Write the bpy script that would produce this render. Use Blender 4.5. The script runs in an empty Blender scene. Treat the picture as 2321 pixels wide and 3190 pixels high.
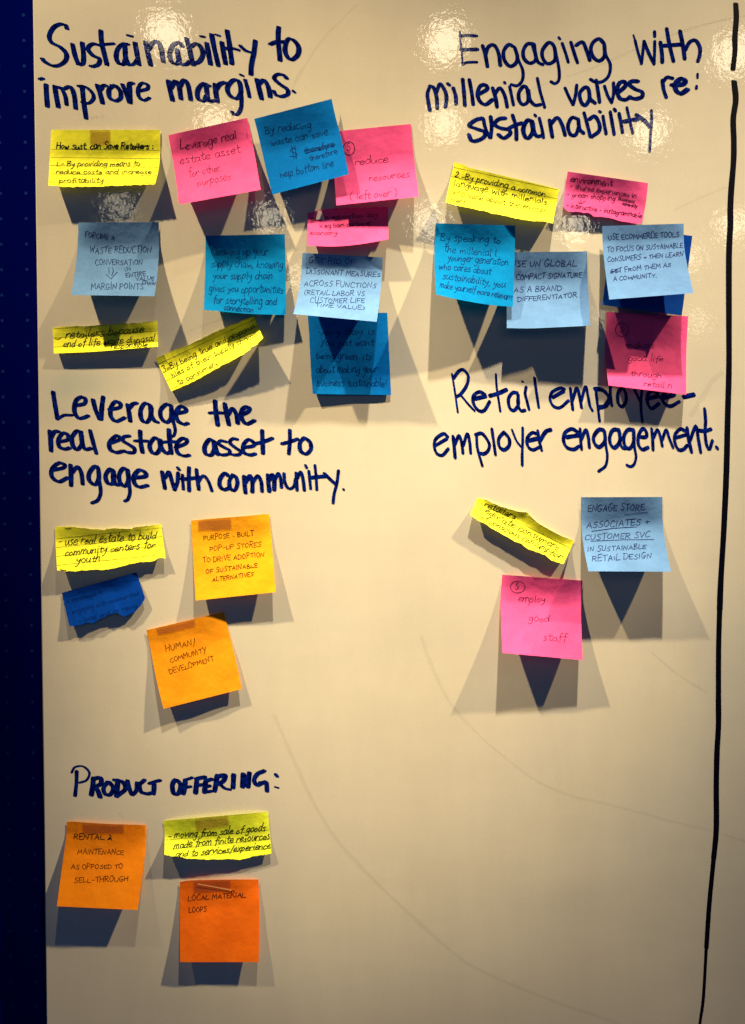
import bpy, math, random
import numpy as np
random.seed(7); np.random.seed(7)
R = math.radians
S = 0.000304            # metres per photo pixel on the board
D = 0.754               # eye to board
FX, FY = 1153.0, 1233.0 # photo pixel straight in front of the eye
EZ = 1.5                # eye height
sc = bpy.context.scene

# ---------------------------------------------------------------- camera
cam_d = bpy.data.cameras.new('camera'); cam = bpy.data.objects.new('camera', cam_d)
sc.collection.objects.link(cam); sc.camera = cam
cam.location = (0, -D, EZ); cam.rotation_euler = (R(90), 0, 0)
cam_d.lens = 36*2480/3190; cam_d.sensor_width = 36
cam_d.shift_x = (1160.5-FX)/3190; cam_d.shift_y = (FY-1595)/3190
cam_d.clip_start = 0.01; cam_d.clip_end = 50
# ---------------------------------------------------------------- world + exposure
w = bpy.data.worlds.new('World'); sc.world = w; w.use_nodes = True
bg = w.node_tree.nodes['Background']
bg.inputs[0].default_value = (0.03, 0.27, 1.0, 1); bg.inputs[1].default_value = 0.070
sc.view_settings.view_transform = 'Standard'; sc.view_settings.look = 'None'
sc.view_settings.exposure = 0.13; sc.view_settings.gamma = 1
# ---------------------------------------------------------------- lamps
from mathutils import Vector
def spot(name, loc, target, power, size, blend, radius, col, flat=1.0):
    l = bpy.data.lights.new(name, 'SPOT'); o = bpy.data.objects.new(name, l)
    sc.collection.objects.link(o); o.location = loc
    o.rotation_euler = (Vector(target)-Vector(loc)).to_track_quat('-Z', 'Y').to_euler()
    o.scale = (1, flat, 1)
    l.energy = power; l.spot_size = R(size); l.spot_blend = blend
    l.shadow_soft_size = radius; l.color = col
WARM = (1.0, 0.78, 0.47)
H0, D0 = 3.2, 1.05
# three framing spots; the middle one has a flattened beam
spot('spotlight', ( 0.30, -D0, EZ+H0), ( .167, 0, EZ-.076), 950, 17.4, 1.0, 0.042, (1.0, .86, .66), .300)
spot('spotlight', (-1.92, -D0, EZ+H0), (-.238, 0, EZ+.279), 1240, 12.4, 1.0, 0.042, WARM, 1.0)
spot('spotlight', ( 2.55, -D0, EZ+H0), ( .250, 0, EZ+.252), 1240, 13.3, 1.0, 0.042, WARM, .910)
# farther ceiling lamps, whose mirror images lie in the glossy board
def far_lamp(rx, ry, K, power, rad):
    l = bpy.data.lights.new('ceiling_lamp', 'POINT'); o = bpy.data.objects.new('ceiling_lamp', l)
    sc.collection.objects.link(o)
    o.location = ((rx-FX)*K*S, -(K-1)*D, EZ+(FY-ry)*K*S)
    l.energy = power; l.shadow_soft_size = rad; l.color = (1.0, 0.86, 0.60)
for rx, ry, K, p, rad in [
    (520, 108, 5.0, 16, .085), (1388, 130, 5.0, 16, .085), (2290, 165, 5.0, 14, .085),
    (668, 388, 6.55, 14, .085), (1382, 385, 6.55, 14, .09), (2020, 412, 6.55, 14, .085),
    (370, 640, 9.2, 5, .10), (842, 680, 9.2, 9, .10), (1338, 690, 9.2, 12, .11),
    (1789, 700, 9.2, 12, .10), (2284, 700, 9.2, 9, .10),
    (2135, 805, 11.5, 7, .10), (1870, 975, 15, 6, .10), (2170, 1000, 15, 6, .1), (930, 860, 12, 8, .10)]:
    far_lamp(rx, ry, K, p*(.135 if K < 9 else .26), rad*1.05)

# ---------------------------------------------------------------- materials
def mat(name):
    m = bpy.data.materials.new(name); m.use_nodes = True
    nt = m.node_tree; return m, nt, nt.nodes['Principled BSDF'], nt.nodes['Material Output']
def node(nt, t, **kw):
    n = nt.nodes.new(t)
    for k, v in kw.items(): setattr(n, k, v)
    return n
def noise(nt, scale, detail=2, rough=.5):
    tc = node(nt, 'ShaderNodeTexCoord'); n = node(nt, 'ShaderNodeTexNoise')
    n.inputs['Scale'].default_value = scale; n.inputs['Detail'].default_value = detail
    n.inputs['Roughness'].default_value = rough
    nt.links.new(tc.outputs['Object'], n.inputs['Vector']); return n
def ramp(nt, src, stops):
    r = node(nt, 'ShaderNodeValToRGB'); el = r.color_ramp.elements
    while len(el) < len(stops): el.new(.5)
    for e, (p, c) in zip(el, stops): e.position = p; e.color = (*c, 1)
    nt.links.new(src, r.inputs[0]); return r
def ripple(nt, p, dist):
    n1 = noise(nt, 150, 1); n2 = noise(nt, 520, 1)
    a = node(nt, 'ShaderNodeMath', operation='MULTIPLY_ADD')
    nt.links.new(n2.outputs['Fac'], a.inputs[0]); a.inputs[1].default_value = .38
    nt.links.new(n1.outputs['Fac'], a.inputs[2])
    b = node(nt, 'ShaderNodeBump'); b.inputs['Strength'].default_value = 1
    b.inputs['Distance'].default_value = dist
    nt.links.new(a.outputs[0], b.inputs['Height'])
    return b
def board_material():
    m, nt, p, out = mat('whiteboard_enamel')
    n = noise(nt, 6, 4, .6)
    r = ramp(nt, n.outputs['Fac'], [(.3, (.77, .695, .49)), (.7, (.81, .735, .53))])
    col = r.outputs[0]
    for scl, sz, amt in [((9, 0, 2.2), 1, .10), ((3, 0, 11), 1, .08), ((700, 0, 700), 1, .10)]:   # old wipe marks and fine dust
        tcw = node(nt, 'ShaderNodeTexCoord'); mpw = node(nt, 'ShaderNodeMapping'); mpw.inputs['Scale'].default_value = scl
        mpw.inputs['Rotation'].default_value = (0, .5 if scl[0] == 9 else -.2, 0)
        nt.links.new(tcw.outputs['Object'], mpw.inputs[0])
        nw = node(nt, 'ShaderNodeTexNoise'); nw.inputs['Scale'].default_value = sz; nw.inputs['Detail'].default_value = 6; nw.inputs['Roughness'].default_value = .68
        nt.links.new(mpw.outputs[0], nw.inputs['Vector'])
        rw = ramp(nt, nw.outputs['Fac'], [(.32, (1-amt, 1-amt, 1-amt*.8)), (.66, (1, 1, 1))])
        mw = node(nt, 'ShaderNodeMix', data_type='RGBA', blend_type='MULTIPLY'); mw.inputs[0].default_value = 1
        nt.links.new(col, mw.inputs[6]); nt.links.new(rw.outputs[0], mw.inputs[7]); col = mw.outputs[2]
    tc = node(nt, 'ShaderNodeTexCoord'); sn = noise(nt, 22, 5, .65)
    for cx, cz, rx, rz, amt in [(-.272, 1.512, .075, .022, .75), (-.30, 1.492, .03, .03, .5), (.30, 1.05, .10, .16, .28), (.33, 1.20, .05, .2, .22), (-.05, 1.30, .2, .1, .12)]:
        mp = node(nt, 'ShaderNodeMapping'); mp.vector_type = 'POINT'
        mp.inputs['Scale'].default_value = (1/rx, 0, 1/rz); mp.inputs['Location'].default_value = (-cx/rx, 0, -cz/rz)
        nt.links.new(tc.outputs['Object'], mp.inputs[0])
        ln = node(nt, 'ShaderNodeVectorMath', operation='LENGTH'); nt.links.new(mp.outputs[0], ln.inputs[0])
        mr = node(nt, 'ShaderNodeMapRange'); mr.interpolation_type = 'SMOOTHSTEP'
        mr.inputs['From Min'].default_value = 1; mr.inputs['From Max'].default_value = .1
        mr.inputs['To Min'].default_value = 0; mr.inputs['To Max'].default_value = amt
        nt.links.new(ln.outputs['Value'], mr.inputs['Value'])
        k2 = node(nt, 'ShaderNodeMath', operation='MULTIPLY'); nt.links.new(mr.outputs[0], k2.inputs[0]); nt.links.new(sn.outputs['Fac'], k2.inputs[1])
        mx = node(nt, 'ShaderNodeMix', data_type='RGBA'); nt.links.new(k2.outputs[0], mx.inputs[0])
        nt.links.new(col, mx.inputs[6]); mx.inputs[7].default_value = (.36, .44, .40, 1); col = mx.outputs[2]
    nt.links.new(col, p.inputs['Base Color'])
    p.inputs['Roughness'].default_value = .55; p.inputs['Specular IOR Level'].default_value = .25
    p.inputs['Coat Weight'].default_value = 1; p.inputs['Coat IOR'].default_value = 1.75; p.inputs['Coat Roughness'].default_value = .04
    b = ripple(nt, p, .00006); nt.links.new(b.outputs[0], p.inputs['Coat Normal'])
    return m
def ink_material():
    m, nt, p, out = mat('navy_marker_ink')
    n = noise(nt, 260, 3, .6)
    r = ramp(nt, n.outputs['Fac'], [(.40, (.0002, .0006, .045)), (.70, (.0015, .018, .24))])
    nt.links.new(r.outputs[0], p.inputs['Base Color'])
    p.inputs['Roughness'].default_value = .6; p.inputs['Specular IOR Level'].default_value = 0
    p.inputs['Coat Weight'].default_value = .7; p.inputs['Coat Roughness'].default_value = .06
    b = ripple(nt, p, .00006); nt.links.new(b.outputs[0], p.inputs['Coat Normal'])
    return m
def paper_material(name, c, trans=.14, mott=.15):
    m, nt, p, out = mat(name)
    n = noise(nt, 34, 6, .72)
    lo = tuple(x*(1-mott) for x in c); hi = tuple(min(1, x*(1+mott)) for x in c)
    r = ramp(nt, n.outputs['Fac'], [(.3, lo), (.7, hi)])
    nt.links.new(r.outputs[0], p.inputs['Base Color'])
    p.inputs['Roughness'].default_value = .85; p.inputs['Specular IOR Level'].default_value = .04
    n2 = noise(nt, 1500, 2); b = node(nt, 'ShaderNodeBump')
    b.inputs['Strength'].default_value = .25; b.inputs['Distance'].default_value = .0002
    nt.links.new(n2.outputs['Fac'], b.inputs['Height'])
    n3 = noise(nt, 48, 3, .55); b3 = node(nt, 'ShaderNodeBump')
    b3.inputs['Strength'].default_value = .8; b3.inputs['Distance'].default_value = .0011
    nt.links.new(n3.outputs['Fac'], b3.inputs['Height']); nt.links.new(b.outputs[0], b3.inputs['Normal'])
    nt.links.new(b3.outputs[0], p.inputs['Normal'])
    t = node(nt, 'ShaderNodeBsdfTranslucent'); nt.links.new(r.outputs[0], t.inputs[0])
    mx = node(nt, 'ShaderNodeMixShader'); mx.inputs[0].default_value = trans
    nt.links.new(p.outputs[0], mx.inputs[1]); nt.links.new(t.outputs[0], mx.inputs[2])
    nt.links.new(mx.outputs[0], out.inputs[0])
    return m
def pen_material(name, c):
    m, nt, p, out = mat(name)
    p.inputs['Base Color'].default_value = (*c, 1); p.inputs['Roughness'].default_value = .7
    p.inputs['Specular IOR Level'].default_value = .05
    return m
def film_material(name, tint, diff, fac, rough):
    m, nt, p, out = mat(name)
    t = node(nt, 'ShaderNodeBsdfTransparent'); t.inputs[0].default_value = (*tint, 1)
    p.inputs['Base Color'].default_value = (*diff, 1); p.inputs['Roughness'].default_value = rough
    mx = node(nt, 'ShaderNodeMixShader'); mx.inputs[0].default_value = fac
    nt.links.new(t.outputs[0], mx.inputs[1]); nt.links.new(p.outputs[0], mx.inputs[2])
    nt.links.new(mx.outputs[0], out.inputs[0])
    return m
def panel_material():
    m, nt, p, out = mat('navy_dotted_panel')
    tc = node(nt, 'ShaderNodeTexCoord'); sp = node(nt, 'ShaderNodeSeparateXYZ')
    nt.links.new(tc.outputs['Object'], sp.inputs[0])
    def cell(sock, off):
        a = node(nt, 'ShaderNodeMath', operation='MULTIPLY_ADD'); nt.links.new(sock, a.inputs[0])
        a.inputs[1].default_value = 1/.0247; a.inputs[2].default_value = off
        f = node(nt, 'ShaderNodeMath', operation='FRACT'); nt.links.new(a.outputs[0], f.inputs[0])
        s = node(nt, 'ShaderNodeMath', operation='SUBTRACT'); nt.links.new(f.outputs[0], s.inputs[0]); s.inputs[1].default_value = .5
        return s.outputs[0]
    cx, cz = cell(sp.outputs['X'], .5), cell(sp.outputs['Z'], .5)
    v = node(nt, 'ShaderNodeCombineXYZ'); nt.links.new(cx, v.inputs[0]); nt.links.new(cz, v.inputs[1])
    ln = node(nt, 'ShaderNodeVectorMath', operation='LENGTH'); nt.links.new(v.outputs[0], ln.inputs[0])
    r = ramp(nt, ln.outputs['Value'], [(.040, (.008, .030, .15)), (.075, (.0002, .0018, .088))])
    nt.links.new(r.outputs[0], p.inputs['Base Color'])
    p.inputs['Roughness'].default_value = .8; p.inputs['Specular IOR Level'].default_value = 0
    return m
M_BOARD, M_INK, M_PANEL = board_material(), ink_material(), panel_material()
M_LINE = pen_material('black_marker_ink', (.001, .001, .006))
M_SMEAR = film_material('erased_marker_smear', (1, 1, 1), (.16, .16, .13), .055, .6)
M_SMEAR2 = film_material('grey_wipe_smear', (1, 1, 1), (.24, .30, .28), .13, .6)
M_TAPE = film_material('clear_tape', (.80, .68, .62), (.30, .22, .12), .14, .35)
PAPER = {
 'yellow': paper_material('yellow_lined_paper', (.97, .95, .045), .05),
 'pink': paper_material('pink_note_paper', (.82, .090, .28), .05),
 'blue': paper_material('bright_blue_note_paper', (.001, .15, .50), .03),
 'dim_yellow': paper_material('dim_yellow_lined_paper', (.80, .95, .04), .05),  # yellow paper again, its look in dim light painted as a greener base
 'lit_blue': paper_material('lit_blue_note_paper', (.001, .19, .47), .03),  # the blue paper again, strong light on it painted into the colour
 'pale': paper_material('pale_blue_note_paper', (.11, .235, .45), .03),
 'navy': paper_material('dark_blue_note_paper', (.0006, .042, .30), .02),
 'amber': paper_material('amber_note_paper', (.99, .40, .012), .05),
 'orange': paper_material('orange_note_paper', (.98, .33, .010), .05),
 'red': paper_material('red_orange_note_paper', (1.0, .165, .008), .05),
 'rental': paper_material('deep_orange_note_paper', (1.0, .26, .008), .05),
}
M_RULE = pen_material('olive_ruled_line', (.16, .17, .02))
PEN = {'yellow': pen_material('black_pen', (.006, .012, .008)),
       'pink': pen_material('purple_black_pen', (.05, .004, .03)),
       'blue': pen_material('navy_pen', (.001, .02, .13)),
       'pale': pen_material('navy_ballpoint', (.006, .012, .085)),
       'navy': pen_material('deep_navy_pen', (.0008, .022, .17)),
       'amber': pen_material('brown_black_pen', (.045, .004, .004)),
       'red': pen_material('black_gel_pen', (.02, .002, .006))}
PEN['dim_yellow'] = PEN['yellow']; PEN['lit_blue'] = PEN['blue']; PEN['orange'] = PEN['rental'] = PEN['red']
M_WHITE = pen_material('torn_white_backing', (.85, .68, .60))

# ---------------------------------------------------------------- geometry helpers
def W(px, py, z=0.0):
    """photo pixel -> world point lying z metres in front of the board, numpy friendly"""
    k = (D-z)/D
    return np.stack([(np.asarray(px, float)-FX)*S*k, -np.zeros_like(np.asarray(px, float))-z, EZ+(FY-np.asarray(py, float))*S*k], -1)
def mesh_obj(name, verts, faces, mats, parent=None, midx=None, smooth=False):
    me = bpy.data.meshes.new(name); me.from_pydata([tuple(v) for v in verts], [], faces); me.update()
    for m in mats: me.materials.append(m)
    if midx is not None: me.polygons.foreach_set('material_index', midx)
    if smooth: me.polygons.foreach_set('use_smooth', [True]*len(me.polygons))
    o = bpy.data.objects.new(name, me); sc.collection.objects.link(o)
    if parent: o.parent = parent
    return o
def tag(o, label, cat=None, group=None, kind=None):
    o['label'] = label
    if cat: o['category'] = cat
    if group: o['group'] = group
    if kind: o['kind'] = kind
def catmull(pts, n):
    p = np.asarray(pts, float)
    if len(p) < 3:
        t = np.linspace(0, 1, n+1)[:, None]; return p[0]*(1-t)+p[-1]*t
    a = np.vstack([2*p[0]-p[1], p, 2*p[-1]-p[-2]]); out = []
    if np.hypot(*(p[0]-p[-1])) < 1e-6: a[0] = p[-2]; a[-1] = p[1]
    for i in range(1, len(a)-2):
        p0, p1, p2, p3 = a[i-1], a[i], a[i+1], a[i+2]
        for t in np.linspace(0, 1, n, endpoint=False):
            out.append(.5*((2*p1)+(-p0+p2)*t+(2*p0-5*p1+4*p2-p3)*t*t+(-p0+3*p1-3*p2+p3)*t**3))
    out.append(a[-2]); return np.array(out)
def nib_poly(wd, th, ang):
    ch = .30*min(wd, th); x, y = wd/2, th/2
    q = [(x, y-ch), (x-ch, y), (-x+ch, y), (-x, y-ch), (-x, -y+ch), (-x+ch, -y), (x-ch, -y), (x, -y+ch)]
    c, s = math.cos(ang), math.sin(ang)
    return np.array([(a*c-b*s, a*s+b*c) for a, b in q])
def smooth_noise(n):
    k = max(2, n//5+2); return np.interp(np.linspace(0, k-1, n), np.arange(k), np.random.uniform(-1, 1, k))
class Ink:
    """ribbons swept by a nib; px coordinates plus a tiny layer height so no two lie in one plane"""
    def __init__(s): s.v = []; s.h = []; s.f = []; s.k = 0
    def stroke(s, pts, nib, n=6, wob=.06, sharp=False, step=2.0e-6, caps=True):
        p = np.asarray(pts, float) if sharp else catmull(pts, n)
        if sharp:
            q = [p[0]]
            for a, b in zip(p[:-1], p[1:]):
                for t in (1/3, 2/3, 1): q.append(a+(b-a)*t)
            p = np.array(q)
        keep = [0]
        for i in range(1, len(p)):
            if np.hypot(*(p[i]-p[keep[-1]])) > 1e-4: keep.append(i)
        p = p[keep]
        if len(p) < 2: p = np.array([p[0], p[0]+[.5, .2]])
        t = np.gradient(p, axis=0); t /= np.maximum(np.hypot(t[:, 0], t[:, 1])[:, None], 1e-9)
        nn = np.stack([-t[:, 1], t[:, 0]], 1)
        h = (nn@nib.T).max(1)*(1+wob*smooth_noise(len(p)))
        b = len(s.v); m = len(p); z0 = s.k*step
        zz = z0+np.linspace(0, step*.8, m)
        for i in range(m):
            s.v += [p[i]+nn[i]*h[i], p[i]-nn[i]*h[i]]; s.h += [zz[i], zz[i]]
        for i in range(m-1): s.f.append((b+2*i, b+2*i+1, b+2*i+3, b+2*i+2))
        for e, zc in (((p[0], z0-step*.3), (p[-1], z0+step*.9)) if caps else ()):
            b = len(s.v); s.v += list(nib*.96+e); s.h += [zc]*len(nib); s.f.append(tuple(range(b, b+len(nib))))
        s.k += 1
    def board_obj(s, name, m, parent, base=.00008):
        v = np.array(s.v); z = base+np.array(s.h)
        k = 1.0
        pts = np.stack([(v[:, 0]-FX)*S, -z, EZ+(FY-v[:, 1])*S], 1)
        me_f = []
        for f in s.f: me_f.append(f)
        return mesh_obj(name, pts, me_f, [m], parent)

# ================================================================ the board and the panel beside it
def board():
    # left edge traced (it bows very slightly), board runs on past the picture on the other sides
    ed = [(88, -900), (101, 0), (108.5, 500), (121, 1400), (134, 2400), (143.5, 3190), (154, 4100)]
    th = .016; v = []; f = []
    n = len(ed); bev = .0012
    for x, y in ed:
        a = W(x, y)
        v += [(a[0]+bev, 0, a[2]), (a[0], bev, a[2]), (a[0], th, a[2]), (1.05, 0, a[2]), (1.05, th, a[2])]
    for i in range(n-1):
        a, b = 5*i, 5*i+5
        f += [(a, b, b+3, a+3), (a+1, b+1, b, a), (a+2, b+2, b+1, a+1), (a+4, b+4, b+2, a+2), (a+3, b+3, b+4, a+4)]
    f += [(0, 3, 4, 2, 1), tuple(5*(n-1)+k for k in (1, 2, 4, 3, 0))]
    o = mesh_obj('whiteboard', v, f, [M_BOARD]); return o
BOARD = board()
tag(BOARD, 'large glossy cream whiteboard covered in marker headings and notes', 'whiteboard')
def panel():
    x0, x1, z0, z1, th = -1.0, .10, -1.0, 1.1, .012
    v = [(x, y, z) for x in (x0, x1) for y in (0, th) for z in (z0, z1)]
    f = [(0, 1, 5, 4), (2, 6, 7, 3), (0, 4, 6, 2), (1, 3, 7, 5), (0, 2, 3, 1), (4, 5, 7, 6)]
    o = mesh_obj('dotted_panel', v, f, [M_PANEL]); return o
PAN = panel()
p0 = W(78, 2454)
PAN.location = (p0[0], .019, p0[2]); PAN.rotation_euler = (0, R(-0.75), 0)
tag(PAN, 'dark navy panel with rows of faint dots beside the whiteboard edge', 'panel')

# ---------------------------------------------------------------- marker headings
def parse(txt):
    out = []
    for s in txt.replace('\n', ' ').split(';'):
        s = s.strip()
        if not s: continue
        sc_ = 1.0
        if '|' in s: a, s = s.split('|'); sc_ = float(a)
        out.append((sc_, [tuple(float(q) for q in c.split(',')) for c in s.split()]))
    return out
def heading(chunks, nib, label):
    ink = Ink()
    wd, th, ang = nib; wd *= 1.08; th *= 1.08
    for ox, oy, k, txt in chunks:
        for ws, pts in parse(txt):
            q = [(ox+x*k, oy+y*k) for x, y in pts]
            ink.stroke(q, nib_poly(wd*ws, th*min(1, ws*1.1), R(ang)), 7, .07)
    o = ink.board_obj('marker_heading', M_INK, BOARD); o['label'] = label
C3 = 1/3.3
heading([(100, 50, C3, '''
360,130 340,95 285,85 220,120 178,200 200,270 290,320 350,385 345,455 280,505 210,510 140,475 105,440;
415,290 440,400 475,495; 515,275 528,390 525,480 490,500;
700,300 620,288 575,335 620,400 690,440 685,490 640,515 605,515;
706,150 715,270 745,400 770,500; .8|690,300 760,290 840,283;
985,290 930,290 880,340 865,420 890,480 940,490 965,420; 955,310 960,420 990,500;
1058,275 1075,370 1100,500; .8|990,500 1040,495 1075,450; .8|985,198 1025,208;
1165,265 1195,400 1220,505; 1200,340 1240,280 1290,265 1325,330 1350,470;
143,705 148,810 158,930; .9|80,647 112,643;
232,720 250,830 270,935; .9|250,730 300,745 340,820 355,910; 330,745 390,730 430,800 448,950;
515,730 530,880 555,1050; .8|475,718 550,730 620,790 630,850 580,895 515,885;
670,710 700,800 725,895; 700,760 730,720 760,714;
830,720 790,760 800,840 860,870 910,840 905,770 860,720 820,715;
930,705 970,800 1005,890; 1010,890 1005,780 1000,700 1035,690;
.85|1095,770 1180,750 1190,710 1130,690 1090,750 1100,830 1150,865 1205,842'''),
 (500, 50, C3, '''
225,310 190,275 130,300 95,380 110,460 160,490 195,450; 170,345 185,420 205,490 260,495 300,470;
268,230 295,330 330,480 340,500; 320,310 370,285 420,330 435,400 400,465 340,490;
475,280 495,390 515,495; .7|415,208 450,213; 525,190 555,340 595,510;
630,270 650,390 670,490; .7|570,190 605,203; 685,150 710,300 735,490; 640,335 730,330 800,348;
.8|820,305 870,350 930,375; 975,255 960,380 935,500 930,600;
1215,115 1210,230 1230,455; 1130,288 1200,265 1290,265;
1310,240 1280,330 1300,410 1350,445 1410,400 1420,320 1370,250 1310,240;
80,665 100,770 125,865; 110,740 150,670 190,720 210,850; 200,720 240,660 280,700 300,790 310,860;
500,715 440,695 385,760 385,840 440,870 475,820; 470,710 480,800 500,870 560,870;
560,700 570,790 585,880; 575,750 610,700 660,682;
810,680 750,660 690,730 710,810 780,845 825,790 810,680; .8|815,690 830,820 830,930 800,1000 760,1010 735,985;
.8|870,655 895,740 915,830; .6|820,600 850,615; 990,650 1015,750 1040,850; 1010,700 1060,660 1105,720 1130,830;
.85|1300,640 1260,605 1200,600 1170,640 1230,700 1300,750 1310,800 1250,825 1190,810 1165,770; .6|1362,768 1383,784''')],
 (15.5, 7.0, 18), 'handwriting reading Sustainability to improve margins.')
heading([(1300, 80, C3, '''
.5|437,60 447,180 460,300 465,400; .8|440,105 530,100 612,105; 1.05|450,247 530,245 618,243; .7|465,400 500,380 560,375 615,375;
672,205 700,300 722,420; 700,310 730,220 790,200 835,280 855,410;
990,215 940,195 890,260 895,350 950,415 1010,390 1030,320 1005,230; .8|1000,220 1040,350 1085,460 1080,560 1030,615 965,605;
1190,185 1130,190 1090,260 1100,340 1160,385 1220,340 1190,200; 1200,190 1215,290 1240,370 1290,400;
1400,200 1350,175 1290,250 1290,330 1340,390 1410,360 1420,280 1400,200; .8|1405,210 1440,350 1460,470 1455,560 1415,595 1375,575;
.8|1490,180 1525,280 1553,375; .7|1455,120 1468,138; .9|1580,170 1620,300 1648,380;
130,620 105,700 115,790 130,870; 130,620 170,640 200,740 205,850; 200,680 235,600 290,680 300,760 290,835;
370,640 395,720 400,805; .8|310,595 335,612; 467,550 480,680 490,820; 535,555 560,690 575,810;
1.1|640,700 720,650 700,610 650,620 620,690 640,770 700,810 775,760;
775,640 805,740 820,835; 800,700 850,640 900,720 925,835; .8|950,625 970,720 990,815; .7|895,580 905,592;
1130,650 1090,625 1045,690 1050,770 1090,810 1140,770 1130,650; 1140,660 1160,760 1210,815 1270,810;
.8|1235,540 1265,680 1300,800 1310,840; .85|1520,640 1555,720 1600,810; .85|1605,810 1630,700 1640,610;
1.15|670,950 600,970 535,1025 610,1060 690,1090 690,1140 620,1180 560,1180 530,1120;
.9|680,960 700,1050 745,1150; 755,935 765,1040 755,1150;
1.15|905,950 840,960 795,1010 850,1050 940,1070 955,1110 890,1155 835,1120;
980,920 1015,1040 1020,1170; 1.1|930,1060 1010,1020 1080,1000;
1.2|1180,980 1130,975 1090,1060 1110,1140 1150,1150 1190,1080 1175,990; 1190,1000 1200,1080 1230,1135 1280,1130;
.85|1255,950 1280,1050 1298,1150; .7|1207,915 1220,930; 1360,970 1375,1060 1390,1145; 1375,1010 1440,945 1490,1020 1520,1125;
1655,960 1590,945 1550,1030 1575,1115 1630,1120 1660,1040; 1655,960 1670,1060 1710,1105'''),
 (1800, 80, C3, '''
-15,200 50,168 90,250 125,355;
270,180 220,135 160,170 135,240 160,320 220,360 275,310 275,200; .8|270,190 290,300 335,400 320,510 260,570 190,580 130,550;
.45|573,95 590,150; .7|590,150 620,270 655,385; .8|655,390 670,270 682,160; .9|682,160 730,280 785,390; .75|785,395 790,280 792,160; .8|790,60 792,110;
850,170 865,280 870,375; .95|915,30 945,200 985,365; 1.1|855,207 950,200 1080,190;
1052,55 1085,220 1100,340; 1105,250 1150,170 1210,150 1255,220 1255,300 1235,365;
110,650 70,635 20,700 40,790 80,815 120,750 110,650; .9|115,660 130,750 180,795; .9|190,560 210,680 225,785;
.8|275,620 310,720 350,790; .8|350,790 370,690 368,585;
1.1|410,690 490,620 480,575 430,590 405,660 430,740 490,760 540,730; 1.1|620,570 560,570 530,600 590,650 660,680 660,730 600,750 545,740;
.95|870,560 885,660 910,735; 880,570 920,530 975,540; 1.4|970,610 1080,600 1105,565 1060,545 1010,590 1010,660 1060,695 1130,655;
.6|1232,495 1232,535; .7|1222,620 1220,645;
.85|65,895 95,1000 130,1140; 120,960 175,930 220,1000 220,1080 145,1140; .85|260,930 275,1020 292,1110; .7|222,878 236,888;
.85|335,885 355,1000 375,1115; .85|425,900 445,1000 460,1095; .8|375,855 390,875;
.7|505,840 535,970 565,1105; 1.3|478,985 560,968 615,962; 1.1|605,915 680,970 745,1040; .7|757,870 760,980 750,1100 740,1290''')],
 (11.2, 9.0, 20), 'handwriting reading Engaging with millenial values re: sustainability')
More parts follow.
